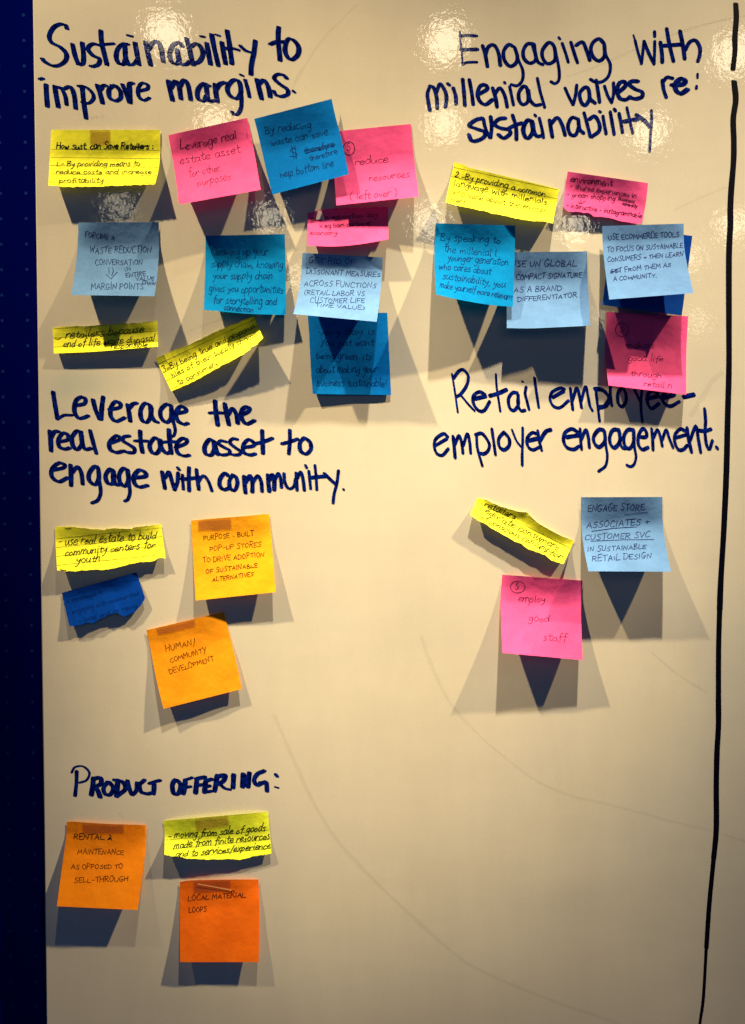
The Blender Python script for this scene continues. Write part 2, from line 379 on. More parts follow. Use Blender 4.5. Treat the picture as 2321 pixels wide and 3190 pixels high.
heading([(120, 1200, C3, '''
150,70 170,200 195,345; .75|195,350 260,310 345,308;
375,210 470,190 480,140 430,125 380,170 370,270 410,335 460,335 510,315; 560,150 590,260 630,350; 665,120 650,240 645,350;
730,250 830,230 840,190 790,170 745,230 745,320 800,370 885,335; 915,200 930,280 945,370; 930,240 970,195 1010,184;
1140,200 1090,190 1050,260 1060,350 1110,380 1150,330 1160,230; 1150,210 1160,300 1190,360 1225,380;
1360,210 1310,200 1255,260 1265,340 1320,380 1365,330 1365,220; .75|1370,230 1380,350 1405,450 1395,510 1370,530;
1420,290 1510,270 1510,240 1460,220 1415,280 1430,360 1490,400 1535,392;
115,470 125,570 130,675; 130,540 165,480 205,475; 215,580 300,560 300,510 250,495 205,560 215,630 270,655 320,645;
440,480 390,475 345,540 355,620 400,660 445,600 435,500; 440,510 450,590 480,655 540,650; .9|530,465 560,580 595,700;
750,590 830,560 830,530 790,525 730,590 740,660 800,690 860,680; .9|935,522 880,530 870,570 930,610 985,650 980,690 920,690 880,675;
1045,470 1050,580 1070,690; .8|990,572 1060,572 1130,575; 1230,555 1190,545 1145,610 1160,680 1210,700 1250,650 1245,570; 1250,560 1265,640 1310,695 1350,690;
1340,455 1350,580 1365,700; .8|1280,585 1350,580 1410,580; .9|1410,640 1510,600 1525,560 1470,550 1420,610 1430,690 1490,725 1550,720;
150,870 250,850 270,820 210,800 140,860 140,940 210,990 300,950; 330,820 335,920 335,1030; .9|345,900 400,840 440,900 455,1015;
610,850 570,840 520,910 525,980 580,1020 620,960 610,850; .8|615,860 625,980 640,1100 610,1180 550,1210;
760,870 730,865 690,930 710,1000 760,1010 775,940 770,880; 770,880 770,960 795,1015 840,1020;
910,870 870,855 830,920 840,1000 890,1035 925,970 915,870; .8|920,880 930,1000 940,1100 920,1170 890,1190;
985,950 1100,935 1090,890 1030,875 980,940 990,1010 1040,1045 1120,1030;
.9|1270,890 1285,970 1300,1060; .85|1305,950 1340,890 1370,980 1400,1075; .85|1400,1075 1430,990 1435,900;
.7|1480,920 1485,1000 1490,1070; .7|1430,845 1450,870; .85|1548,845 1545,960 1550,1085; .9|1475,965 1550,960 1660,945'''),
 (600, 1200, C3, '''
232,160 240,280 260,410; .8|175,285 240,280 320,285; 330,190 350,300 375,405; 365,300 410,240 450,300 465,390;
510,300 570,270 585,235 540,225 500,270 510,350 560,395 635,362;
210,570 170,560 125,630 135,700 190,715 225,660 220,580; 225,580 240,650 260,710;
.8|345,580 290,570 270,600 330,640 380,670 370,705 310,715 260,700; .8|460,555 410,550 385,590 440,640 495,680 480,710 430,715 390,705;
.85|520,640 630,620 620,580 570,560 520,620 530,690 590,715 645,705; .9|715,465 720,580 725,700; .9|640,600 730,580 820,545;
.8|1000,460 1000,580 990,705; .85|920,600 1000,580 1080,552; .9|1150,540 1105,590 1110,670 1165,705 1215,660 1210,590 1160,545 1135,545;
.8|40,865 50,960 65,1070; .75|60,990 110,930 160,980 200,1085;
.95|370,930 330,905 285,960 280,1030 320,1070 370,1060; .85|415,920 380,980 385,1050 430,1080 460,1020 450,950 410,920;
.9|530,935 535,1020 545,1105; .9|545,1000 590,930 615,1000 615,1095; .8|620,1000 670,930 705,990 715,1090;
.9|775,920 780,1000 790,1090; .9|785,980 820,920 840,980 840,1075; .75|845,980 880,905 905,960 915,1050;
.7|940,905 950,1000 990,1060 1040,1040 1060,960; .7|1065,900 1070,990 1075,1080; .7|1075,960 1110,890 1135,960 1150,1080;
.6|1195,880 1205,970 1215,1065; .6|1160,820 1175,850; .6|1258,820 1270,940 1278,1075; 1.0|1220,948 1290,940 1370,935;
.75|1355,905 1420,970 1475,1020; .65|1500,875 1485,1000 1455,1120 1445,1210; .5|1550,1065 1556,1075''')],
 (14.2, 8.0, 18), 'handwriting reading Leverage the real estate asset to engage with community.')
heading([(1330, 1130, C3, '''
.55|258,115 285,280 318,510; .85|275,160 330,85 380,75 425,140 410,230 350,320 300,350; .65|310,350 350,340 420,420 490,495;
495,370 605,345; .9|600,330 540,300 480,340 480,420 530,490 590,490 645,400; .65|710,120 715,230 735,370 755,500; 1.0|645,340 720,320 820,277;
.9|930,310 880,310 840,370 850,460 895,490 940,430 935,330; .85|940,330 935,420 965,490 1010,490; .8|1020,250 1010,320 1030,400 1050,480; .5|975,190 990,198;
.75|1105,155 1125,300 1150,460; 1295,355 1405,292; .8|1415,270 1370,260 1290,300 1265,370 1300,445 1370,460 1455,390;
.85|90,850 205,782; .85|215,760 170,730 95,780 75,850 100,930 160,950 220,885;
270,760 280,860 290,975; .85|285,850 330,750 360,840 370,930; .8|375,850 415,730 440,820 450,930;
.75|510,740 520,880 570,1060; .9|500,740 570,730 640,830 630,900 590,935 545,930; .8|668,680 685,800 705,945;
.95|790,715 740,780 745,860 795,895 845,850 845,780 795,715; .65|875,690 920,800 965,860; .75|985,670 985,800 980,930 980,1055;
1050,800 1150,775; .85|1130,730 1080,720 1030,780 1040,860 1090,895 1150,870; .8|1140,700 1155,800 1180,900; 1165,800 1220,710 1275,688;
1435,765 1560,745; .9|1560,720 1490,680 1420,720 1405,800 1440,870 1510,890 1560,860'''),
 (1780, 1130, C3, '''
.85|-10,265 0,360 15,480; .85|10,390 55,260 85,350 105,460; .8|100,400 145,245 170,340 190,440 215,490;
.75|250,270 265,400 290,600; 1.1|240,270 320,280 385,360 350,440 280,460; .8|400,240 400,340 415,440; .9|530,250 480,310 480,410 520,450 560,400 560,320 530,260;
.9|650,280 690,360 710,400; .75|725,290 715,420 720,520 730,610; 785,370 900,340; .9|890,310 820,290 780,350 790,430 830,470 900,420;
925,370 1060,330; .9|1060,320 1000,290 940,340 950,410 1020,445 1110,400; 1.1|1155,350 1262,327;
.8|90,680 95,790 105,890; .9|100,790 150,690 175,770 185,870;
330,690 280,690 230,760 240,830 290,865 345,800 340,700; .75|345,720 355,850 370,960 350,1060 280,1115;
490,690 430,690 395,760 405,840 450,870 500,800 490,700; .8|500,720 500,820 530,875 570,880;
.95|640,690 580,690 540,760 550,850 600,880 640,810 640,700; .7|640,730 650,870 665,970 640,1050 600,1065 570,1050;
.9|690,760 770,760 765,700 730,680 690,750 690,840 730,890 790,870;
.8|825,680 835,780 840,895; .8|840,780 885,690 915,760 935,855; .8|935,790 975,690 1005,770 1045,870;
.8|1070,770 1180,740; .85|1170,700 1120,680 1065,740 1065,820 1100,890 1150,890 1190,850;
.95|1190,670 1205,780 1235,915; .85|1220,800 1280,650 1305,780 1330,920; .85|1370,475 1380,600 1375,720 1390,840 1420,885 1450,800; .9|1310,695 1375,700 1435,682; .8|1490,865 1505,882''')],
 (12.6, 7.9, 60), 'handwriting reading Retail employee-employer engagement.')
heading([(200, 2360, 700/1650, '''
.75|92,100 90,190 80,280; .5|55,110 80,70 140,65 185,110 165,165 110,185;
215,150 210,210 200,275; 215,155 265,150 270,190 225,215; 230,210 250,250 265,290; .9|320,180 290,220 300,265 340,270 360,220 330,180;
395,165 390,220 385,285; 370,165 430,180 450,230 390,280; .9|465,170 480,230 500,270 530,240 535,185; .9|590,165 555,200 565,250 610,265 640,260;
660,190 660,230 655,265; .8|625,190 670,175 705,167;
820,165 795,200 805,260 840,260 855,200 820,165; 890,165 885,220 875,265; .7|885,165 940,147; .7|885,220 930,212;
975,155 970,210 965,260; .9|970,155 1035,142; .8|970,205 1025,197; 1040,170 1035,215 1030,255; .8|1035,252 1080,246; .9|1040,170 1085,158; .8|1035,215 1070,207;
1125,130 1115,190 1105,245; 1120,140 1180,130 1170,170 1130,195; .7|1140,190 1180,225 1220,234; 1245,125 1240,220;
1310,215 1315,120; 1315,120 1350,210; 1350,215 1360,112; .9|1470,97 1420,120 1395,165 1420,200 1480,180 1490,245; 1440,185 1485,185;
.7|1552,122 1566,138; .5|1550,215 1572,221''')],
 (15.2, 8.6, 15), 'handwriting reading Product offering:')
# dividing line
ink = Ink()
k = .35273
a = [(545, 35), (550, 160), (537, 330), (538, 450), (520, 612)]
ink.stroke([(2100+x*k, y*k) for x, y in a], nib_poly(16.5, 9, R(8)), 8, .05)
b = [(2100+x*k, y*k) for x, y in [(530, 720), (545, 880), (523, 1050), (528, 1250), (525, 1430), (505, 1680), (497, 1850), (497, 2000), (485, 2268)]]
b += [(2271, 1000), (2271, 1150), (2267, 1300), (2263, 1470), (2255, 1650), (2246, 1800), (2242, 1900)]
ink.stroke(b, nib_poly(18, 9, R(8)), 8, .05)
c = [(1300+x/1.616, 1900+y/1.616) for x, y in [(1522, 0), (1517, 200), (1516, 450), (1516, 580), (1508, 730), (1505, 900), (1505, 1100), (1492, 1250)]]
ink.stroke(c, nib_poly(17, 9, R(8)), 8, .05)
c = [(1300+x/1.616, 1900+y/1.616) for x, y in [(1492, 1250), (1470, 1480), (1455, 1700)]]
ink.stroke(c, nib_poly(14.5, 8, R(8)), 8, .04)
c = [(1300+x/1.616, 1900+y/1.616) for x, y in [(1455, 1690), (1440, 1950), (1422, 2085), (1400, 2300)]]
ink.stroke(c, nib_poly(9, 7, R(8)), 8, .08)
o = ink.board_obj('divider_line', M_LINE, BOARD, .0001); o['label'] = 'thick black hand drawn line down the right side'
# faint ghosts of erased marker, each one a part of the board
def ghost(ox, oy, k, pts, wd, name='erased_trace', m=None):
    g = Ink(); g.stroke([(ox+x*k, oy+y*k) for x, y in pts], nib_poly(wd*1.5, wd*1.2, 0), 8, .45, caps=False)
    g.board_obj(name, m or M_SMEAR, BOARD, .00003)
k = 1/1.616
ghost(1300, 1900, k, [(20, 130), (60, 250), (160, 460), (300, 620), (450, 750), (600, 860), (770, 935), (920, 970), (1100, 1015), (1280, 1065), (1480, 1112)], 6)
ghost(1300, 1900, k, [(1530, 1125), (1640, 1165), (1800, 1240)], 4)
ghost(100, 2200, 1/.743, [(560, 20), (590, 90), (640, 200), (685, 280), (740, 350), (830, 440), (900, 505), (1000, 590), (1100, 640), (1200, 680), (1320, 722), (1420, 760)], 7.5)
ghost(1300, 1900, k, [(1180, 215), (1280, 300), (1380, 370), (1470, 420)], 4)
ghost(100, 0, 1200/1650, [(1390, 20), (1330, 80), (1270, 140), (1205, 225), (1140, 330), (1085, 440)], 5)
ghost(1121, 0, 1200/1650, [(1600, 75), (1500, 100), (1400, 130), (1250, 180), (1000, 290), (850, 340), (720, 390), (640, 450), (560, 530)], 5)
ghost(2100, 0, .3527, [(0, 1860), (120, 1800), (250, 1740), (470, 1650)], 4)
ghost(2100, 0, .3527, [(0, 300), (200, 230), (420, 180), (627, 140)], 4)
ghost(470, 970, .2242, [(500, 300), (600, 250), (760, 190), (900, 140), (1000, 95)], 4)
ghost(100, 50, C3, [(600, 1042), (670, 1046), (740, 1036)], 7)
ghost(1780, 1130, C3, [(1560, 90), (1440, 200), (1370, 320), (1290, 440), (1220, 560)], 12)
for _ in range(26):
    x, y = random.uniform(200, 2250), random.uniform(100, 3100)
    ghost(x, y, 1, [(0, 0), (random.uniform(2, 7), random.uniform(-3, 3))], random.uniform(2, 4), 'speck')
for x, y in [(255, 2541), (281, 2549), (368, 2538), (380, 2546), (372, 2536), (1035, 2482+0), (500, 1928), (648, 2735), (672, 2727)]:
    ghost(x, y, 1, [(0, 0), (6, -2)], 4.5, 'speck')

# ---------------------------------------------------------------- single-stroke handwriting
FONT = {}
def F(ch, adv, txt):
    st = []
    for s in txt.split(';'):
        s = s.strip(); sh = s.startswith('/')
        st.append((sh, [tuple(float(q) for q in c.split(',')) for c in s.lstrip('/').split()]))
    FONT[ch] = (adv, st)
for l in '''a 9.5 7,8 4,10 1,8 0,4 2,0 5,1 7,5;7,10 7,3 9,0
b 9 0,18 0,9 0,0;0,6 3,10 6,8 6.5,4 4,0 0,1
c 8.5 7,8 4,10 1,8 0,4 2,0 5,0 7.5,2
d 9.5 7,8 4,10 1,8 0,4 2,0 5,1 7,5;7.5,18 7,9 7,2 8.5,0
e 9 0,4.5 4,5 7,7 5,10 2,9 0,5 1,1 4,0 8,2
f 7.5 8,16.5 6,18 4,16 3.5,9 3,-3;0,9.5 7,10
g 9.5 7,8 4,10 1,8 0,4 3,1 6,3 7,8;7,10 7,0 6,-6 3,-8 0,-5
h 9.5 0,18 0,9 0,0;0,5 3,10 6,9 6.5,4 7,0
i 4.5 1,10 1,3 3,0;1,14.5 1.6,15
j 6 4,10 4,-3 2,-7 -1,-6
k 9 0,18 0,0;/6,10 0,4 7,0
l 4.5 1,18 1,8 1,2 3,0
m 13.5 0,10 0,5 0,0;0,5 2.5,10 4.8,8 5,0;5,5 8,10 10,8 11,0
n 9.5 0,10 0,5 0,0;0,5 3,10 6,9 6.5,4 7,0
o 9 4,10 1,8 0,4 2,0 5,1 7,5 5,9 3,10
p 9.5 0,10 0,1 -.5,-8;0,6 3,10 6,8 6.5,4 4,0 0,1
q 9 7,9 3,10 0,6 1,1 4,1 7,6;7,10 7,-8
r 7.5 0,10 0,5 0,0;0,5 2,9 5,10 6.5,9
s 8 6,9 3,10 1,8 2.5,6 5,4 5.5,1.5 3,0 0,1
t 7.5 3,16 3,8 3,2 5,0 7,1;0,10.5 3,10.5 7,11
u 9.5 0,10 0,4 2,0 5,2 6.5,9;6.5,10 7,4 8.5,0
v 8.5 /0,10 3,0 7,10
w 12 0,10 1,3 2.5,0 5,8 6,2 8,0 10,10
x 8.5 /0,10 7,0;/7,10 0,0
y 9 0,10 1,5 4,4 6,9;7,10 6,1 3,-7 0,-8
z 8 /0,10 6,10 0,0 7,0
A 12 /0,0 5.5,18 10,0;/2,7 9,6
B 11 /0,18 .5,0;-1,17.5 6,18 7,13 1,9.5 8,7 8,1.5 0,0
C 11 9,15 6,18 2,15 0,7 3,0 10,2
D 11.5 /.5,18 0,0;-2,17.5 6,17 10,10 7,2 0,0
E 10 /0,18 .5,0 9,.5;/-.5,17.5 9,18;/0,9 7,9
F 10 /0,18 .5,0;/-.5,17.5 9,18;/0,9 7,9
G 12 9,15 6,18 2,15 0,7 3,0 8,2 9,7;/5,7 10.5,7
H 11.5 /0,18 0,0;/9,18 9,0;/0,9 9,9.5
I 4.5 /1,18 1,0
J 9 /6,18 6,4 3,0 0,3
K 11 /0,18 0,0;/8,18 0,8 9,0
L 10 1,18 .5,8 0,1 4,.5 9.5,1.5
M 14.5 /0,0 1.5,18 6,5 11,18 12.5,0
N 12 /0,0 .5,18 8.5,0 9.5,19
O 12 5,18 1,14 0,7 4,0 8,3 10,10 7,16 4,18
P 10.5 /.5,18 0,-1;-1,17 6,18 8.5,13.5 5,9 0,8.5
Q 12 5,18 1,14 0,7 4,0 8,3 10,10 5,18;/6,5 10,-1
R 11.5 /.5,18 0,0;-1,17 6,18 8.5,13.5 5,9.5 0,9;/3,9 10,-.5
S 10.5 9,16 6,18 2,15 3,11 7,8 8,3 4,0 0,2
T 11 /5,18 5,0;/-.5,17 11,18.5
U 11.5 0,18 .5,6 3,0 7,1 9,8 9,18
V 11 /0,18 5,0 9.5,18
W 15 /0,18 3.5,0 7,14 10,0 13,19
X 11 /0,18 9,0;/9,18 0,0
Y 11 /0,18 5,9;/10,18 3,-2
Z 10 /0,18 9,18 0,0 10,0
1 6 /1,16 2,18 2,0
2 9 0,14 3,18 6,14 4,7 0,0 7,1
3 9 0,16 4,18 6,14 3,10 7,6 4,0 0,1
. 4.5 /1,0 1.6,.6
, 4.5 /1.5,1 .5,-3
: 5 /1,1 1.5,1.5;/1,8 1.5,8.5
- 9 /1,6.5 7,7
= 9 /1,5 7,5.5;/1,9 7,9.5
! 5 /1.5,18 1.5,5;/1.5,0 1.8,.6
+ 11 /5,12 5,3;/1,7.5 10,8
/ 8 /6,19 1,-4
( 7 5,19 1,12 1,4 5,-3
) 7 0,19 4,12 4,4 0,-3
& 12 4,18 7,12 1,3 0,-1 6,4 10,6;/3,6 9,-2
* 9 /0,9 7,5;/0,5 7,9;/3.5,11 3.5,3
' 4 /1,18 1,14
$ 11 8,15 4,17 1,13 4,9 8,6 6,1 0,2;/3,21 5,-4;/6,21 8,-4'''.split('\n'):
    p = l.split(' ', 2); F(p[0], float(p[1]), p[2])

def text_strokes(txt, x0, y0, x1, y1, size, slant=.12, jit=.5, upper=False):
    """lay the string along a baseline (photo crop pixels); size = height of 10 units (lower) or 18 (caps)"""
    u = size/(18 if upper else 10)
    adv = []; tot = 0
    for ch in txt:
        a = 6.5 if ch == ' ' else FONT[ch][0]+(1.2 if upper else .3)
        adv.append(a); tot += a
    L = math.hypot(x1-x0, y1-y0); kx = L/tot
    dx, dy = (x1-x0)/L, (y1-y0)/L
    out = []; cur = 0
    for ch, a in zip(txt, adv):
        if ch != ' ':
            jy = random.gauss(0, jit*1.1); rot = random.gauss(0, .09); sy = 1+random.gauss(0, .13)
            for sh, pts in FONT[ch][1]:
                q = []
                for gx, gy in pts:
                    gx += random.gauss(0, jit*.5); gy = gy*sy+jy+random.gauss(0, jit*.5)
                    ax = (cur+gx)*kx+slant*gy*u; ay = gy*u+rot*gx*u
                    q.append((x0+ax*dx+ay*dy, y0+ax*dy-ay*dx))
                out.append((sh, q))
        cur += a
    return out

# ---------------------------------------------------------------- notes
class Note:
    def __init__(s, crop, TL, TR, BR, BL, t=(), b=(), l=(), r=(), lift=(10, 10), v0=.2, pw=1.7, z0=.0003, torn='', nu=40, nv=34, ripple=.0003, side=0.0, tip=.0050):
        x0, y0, x1 = crop; s.k = (x1-x0)/1650; s.o = np.array([x0, y0], float)
        def conv(pts, jag, smooth):
            p = np.array(pts, float)*s.k+s.o
            if smooth and len(p) > 2: p = catmull(p, 8)
            d = np.r_[0, np.cumsum(np.hypot(*np.diff(p, axis=0).T))]; d /= d[-1]
            if jag:
                n = 90; tt = np.linspace(0, 1, n)
                q = np.stack([np.interp(tt, d, p[:, 0]), np.interp(tt, d, p[:, 1])], 1)
                a = np.random.normal(0, 1, n); a = a+np.interp(np.arange(n), np.arange(0, n+8, 4), np.random.normal(0, 1.1, len(np.arange(0, n+8, 4))))
                a[0] = a[-1] = 0; q[:, 1] += a*.62; p, d = q, tt
            return d, p
        s.T = conv([TL, *t, TR], 't' in torn, 't' not in torn); s.B = conv([BL, *b, BR], 'b' in torn, 'b' not in torn)
        s.L = conv([TL, *l, BL], 0, 1); s.Rr = conv([TR, *r, BR], 0, 1)
        s.lift = (lift[0]*.00083, lift[1]*.00083); s.v0 = min(v0+.08, .85); s.pw = pw; s.z0 = z0; s.nu = 90 if torn else nu; s.nv = nv
        s.rp = ripple; s.ph = random.uniform(0, 6); s.side = side; s.tip = tip
        s.c = [np.array(q, float)*s.k+s.o for q in (TL, TR, BR, BL)]
    def _b(s, E, t): return np.stack([np.interp(t, E[0], E[1][:, 0]), np.interp(t, E[0], E[1][:, 1])], -1)
    def px(s, u, v):
        U, V = u[..., None], v[..., None]; TL, TR, BR, BL = s.c
        return ((1-V)*s._b(s.T, u)+V*s._b(s.B, u)+(1-U)*s._b(s.L, v)+U*s._b(s.Rr, v)
                - ((1-U)*(1-V)*TL+U*(1-V)*TR+U*V*BR+(1-U)*V*BL))
    def z(s, u, v):
        g = np.clip((v-s.v0)/(1-s.v0), 0, 1)**(1+(s.pw-1)*.85)
        lf = s.lift[0]*(1-u)+s.lift[1]*u
        wob = s.rp*(np.sin(5*u+2.2*v+s.ph)*np.sin(3.1*v+s.ph*2)+.5*np.sin(11*u*v+s.ph))*np.clip(v*3, .15, 1)
        tip = s.tip*np.clip(1-v/max(s.v0+.10, .34), 0, 1)**1.15*(1-np.abs(2*u-1)**4)
        return s.z0+tip+lf*g+np.abs(s.rp)*1.3+wob+s.side*np.sin(np.pi*u)*g
    def pos(s, u, v, off=0.0):
        p = s.px(u, v); return W3(p[..., 0], p[..., 1], s.z(u, v)+off)
    def inv(s, P):
        u = np.full(len(P), .5); v = np.full(len(P), .5); e = 1e-3
        for _ in range(9):
            f = s.px(u, v)-P; fu = (s.px(u+e, v)-s.px(u-e, v))/(2*e); fv = (s.px(u, v+e)-s.px(u, v-e))/(2*e)
            det = fu[:, 0]*fv[:, 1]-fu[:, 1]*fv[:, 0]; det = np.where(np.abs(det) < 1, 1, det)
            du = (f[:, 0]*fv[:, 1]-f[:, 1]*fv[:, 0])/det; dv = (fu[:, 0]*f[:, 1]-fu[:, 1]*f[:, 0])/det
            u = np.clip(u-du, .004, .996); v = np.clip(v-dv, .004, .996)
        return u, v
    def onto(s, ink, name, mats, parent, base):
        P = np.array(ink.v); u, v = s.inv(P)
        return mesh_obj(name, s.pos(u, v, base+np.array(ink.h)), ink.f, mats, parent)
def W3(px, py, z):
    kk = (D-z)/D
    return np.stack([(px-FX)*S*kk, -z, EZ+(FY-py)*S*kk], -1)
SQ, STRIP = 'sticky notes on the whiteboard', 'torn strips of yellow lined paper'
def make(color, label, note, lines=(), extra=(), rules=(), pen=1.0, tape=None, upper=False, slant=.12, crease=None, white=None):
    n = note; nu, nv = n.nu, n.nv
    if color in ('yellow', 'dim_yellow'): n.tip = .0003 if n.tip < .005 else .003
    if color in ('amber', 'orange', 'red', 'rental', 'navy'): n.tip = .0022
    uu, vv = np.meshgrid(np.linspace(0, 1, nu+1), np.linspace(0, 1, nv+1))
    P = n.pos(uu.ravel(), vv.ravel())
    verts = list(P); faces = []; mi = []
    for j in range(nv):
        for i in range(nu):
            a = j*(nu+1)+i; faces.append((a, a+nu+1, a+nu+2, a+1)); mi.append(0)
    yellow = color in ('yellow', 'dim_yellow')
    if rules:
        ink = Ink()
        for (xa, ya, xb, yb) in rules:
            q = [np.array([xa+(xb-xa)*t, ya+(yb-ya)*t])*n.k+n.o for t in np.linspace(0, 1, 12)]
            ink.stroke(q, nib_poly(1.5, 1.3, 0), 3, .3)
        u, v = n.inv(np.array(ink.v)); b = len(verts)
        verts += list(n.pos(u, v, .00004+np.array(ink.h)))
        for f in ink.f: faces.append(tuple(x+b for x in f)); mi.append(1)
    o = mesh_obj('paper_strip' if yellow else 'sticky_note', verts, faces, [PAPER[color], M_RULE], None, mi, True)
    tag(o, label, 'paper strip' if yellow else 'sticky note', STRIP if yellow else SQ)
    ink = Ink()
    pw = 1.65*pen*(1.3 if yellow else 1)
    def st(pts, sharp=False, m=1.0):
        ink.stroke([np.array(q)*n.k+n.o for q in pts], nib_poly(pw*m, pw*m*.8, R(25)), 4, .18, sharp, 1.0e-6)
    for L in lines:
        txt, x0, y0, x1, y1, size = L[:6]
        up = txt.upper() == txt and upper
        for sh, q in text_strokes(txt, x0, y0, x1, y1, size, slant+random.gauss(0, .05), .62, up): st(q, sh, L[6] if len(L) > 6 else 1.0)
    for E in extra:
        if E[0] == 'o':
            _, cx, cy, rx, ry = E
            st([(cx+rx*math.cos(t), cy+ry*math.sin(t)) for t in np.linspace(-1.9, 4.6, 14)])
        elif E[0] == '/': st(E[1], True)
        else: st(E[1])
    if ink.v: n.onto(ink, 'handwriting', [PEN[color]], o, .00009)
    if tape:
        q = np.array(tape, float)*n.k+n.o; g = 10; V = []; Fc = []
        for j in range(g+1):
            for i in range(g+1):
                a, b = i/g, j/g
                V.append((1-a)*(1-b)*q[0]+a*(1-b)*q[1]+a*b*q[2]+(1-a)*b*q[3])
        u, v = n.inv(np.array(V))
        for j in range(g):
            for i in range(g): a = j*(g+1)+i; Fc.append((a, a+g+1, a+g+2, a+1))
        mesh_obj('tape', n.pos(u, v, .0004), Fc, [M_TAPE], o)
    if crease:
        i2 = Ink()
        i2.stroke([np.array(q)*n.k+n.o for q in crease], nib_poly(3.2, 3.2, 0), 6, .15)
        n.onto(i2, 'tape_crease', [M_CREASE], o, .0007)
    if white:
        q = np.array(white, float)*n.k+n.o; u, v = n.inv(q)
        mesh_obj('torn_patch', n.pos(u, v, .0006), [tuple(range(len(white)-1, -1, -1))], [M_WHITE], o)
    return o
M_CREASE = pen_material('tape_fold', (.95, .50, .16))

make('yellow', 'lined yellow strip reading How Sust. can save Retailers at the upper left corner', Note((140, 370, 520), (85, 150), (1557, 150), (1490, 880), (45, 905),
     b=[(190, 912), (240, 926), (700, 918), (1150, 902), (1400, 890)], r=[(1560, 450), (1535, 700)], lift=(13, 12), v0=.35, torn='b', ripple=.0004),
     [('How Sust. can Save Retailers :', 155, 405, 1475, 405, 47, 1.5), ('1.- By providing means to', 150, 640, 1290, 635, 38, .9), ('reduce costs and increase', 150, 750, 1450, 740, 34, .85), ('profitability', 195, 860, 800, 860, 36, .85)],
     rules=[(90, 412, 1550, 425), (85, 520, 1545, 540), (75, 630, 1530, 655), (70, 745, 1520, 765), (60, 858, 1500, 872)], tape=[(605, 152), (880, 152), (880, 350), (605, 350)])
make('pink', 'tilted pink sticky note reading leverage real estate asset for other purposes', Note((510, 350, 840), (70, 355), (1300, 85), (1512, 1205), (238, 1435),
     l=[(120, 620), (170, 900)], r=[(1370, 400), (1430, 720)], lift=(25, 20), v0=.2, pw=1.6),
     [('Leverage real', 265, 590, 1150, 400, 78, 1.2), ('estate asset', 260, 815, 1210, 620, 65), ('for other', 400, 1010, 900, 900, 65, .85), ('purposes', 530, 1140, 1060, 1040, 62, .85)])
# the note under the tilted blue one
make('pink', 'pink sticky note reading reduce resources (leftover), tucked behind the blue note', Note((1020, 370, 1330), (62, 215), (1385, 85), (1515, 1290), (150, 1437),
     l=[(85, 600)], r=[(1420, 500), (1460, 850)], lift=(12, 19), v0=.32, tip=.0018),
     [('reduce', 460, 775, 1030, 712, 70, 1.1), ('resources', 695, 1030, 1385, 965, 58), ('( left over )', 375, 1340, 1175, 1270, 62), ('S', 335, 520, 400, 510, 60)], [('o', 360, 490, 92, 112)])
make('blue', 'tilted blue sticky note reading by reducing waste can save, overlapping a pink note', Note((780, 290, 1110), (60, 400), (1265, 90), (1535, 1265), (340, 1580),
     l=[(130, 680), (225, 1100)], r=[(1330, 380), (1420, 720)], lift=(8, 12), v0=.3, pw=1.4, z0=.0040),
     [('By reducing', 230, 630, 965, 530, 68), ('waste can save', 320, 815, 1220, 650, 62), ('$', 610, 1000, 770, 975, 70, 1.2), ('therefore', 850, 945, 1320, 830, 52, 1.2), ('therefore', 930, 1055, 1365, 935, 50), ('help bottom line', 470, 1320, 1310, 1140, 62)],
     [('/', [(840, 905), (1325, 790)]), ('/', [(850, 935), (1310, 815)])])
make('pink', 'torn pink strip with a white torn patch, hanging below the leftover note', Note((900, 630, 1240), (285, 165), (1500, 70), (1503, 560), (275, 655),
     t=[(430, 130), (445, 106), (490, 115), (540, 98), (600, 104), (680, 95), (870, 92), (1200, 80)], b=[(700, 668), (1100, 632)], lift=(12, 14), v0=.1, pw=1.3, torn='t', tip=.0006),
     [('green education day', 330, 275, 1350, 215, 38), ('- eg ham customer', 465, 390, 1260, 345, 40), ('economy', 320, 495, 740, 490, 40)], white=[(443, 122), (486, 130), (518, 190), (545, 258), (405, 262)])
make('pale', 'pale blue sticky note reading forcing a waste reduction conversation, with an arrow', Note((210, 670, 520), (178, 125), (1515, 115), (1445, 1345), (60, 1325),
     l=[(175, 450), (130, 900)], r=[(1520, 560), (1490, 1000)], lift=(23, 21), v0=.2, pw=1.7),
     [('FORCING A', 290, 365, 790, 410, 88), ('WASTE REDUCTION', 365, 630, 1400, 625, 105), ('CONVERSATION', 465, 830, 1260, 820, 88), ('IN', 960, 935, 1080, 905, 65), ('ENTIRE', 970, 1030, 1310, 1000, 72), ('VALUE', 1130, 1085, 1455, 1075, 60), ('CHAIN', 1240, 1150, 1470, 1160, 55), ('MARGIN POINTS', 390, 1230, 1275, 1225, 100)],
     [('/', [(685, 870), (690, 970)]), ('s', [(740, 865), (760, 920), (735, 1000)]), ('/', [(640, 980), (725, 1055), (825, 945)])], upper=True, slant=.05)
make('lit_blue', 'bright blue sticky note reading cleaning up your supply chain', Note((610, 710, 920), (162, 130), (1475, 102), (1497, 1445), (135, 1355), l=[(155, 700)], r=[(1490, 620)], b=[(450, 1388), (900, 1425)], lift=(17, 9), v0=.12, pw=1.5),
     [('Cleaning up your', 260, 455, 1210, 445, 72), ('supply chain, knowing', 250, 650, 1455, 655, 75), ('your supply chain', 280, 840, 1280, 855, 70), ('gives you opportunities', 220, 1050, 1460, 1080, 72), ('for storytelling and', 290, 1240, 1345, 1275, 70), ('connection', 460, 1365, 960, 1400, 58)])
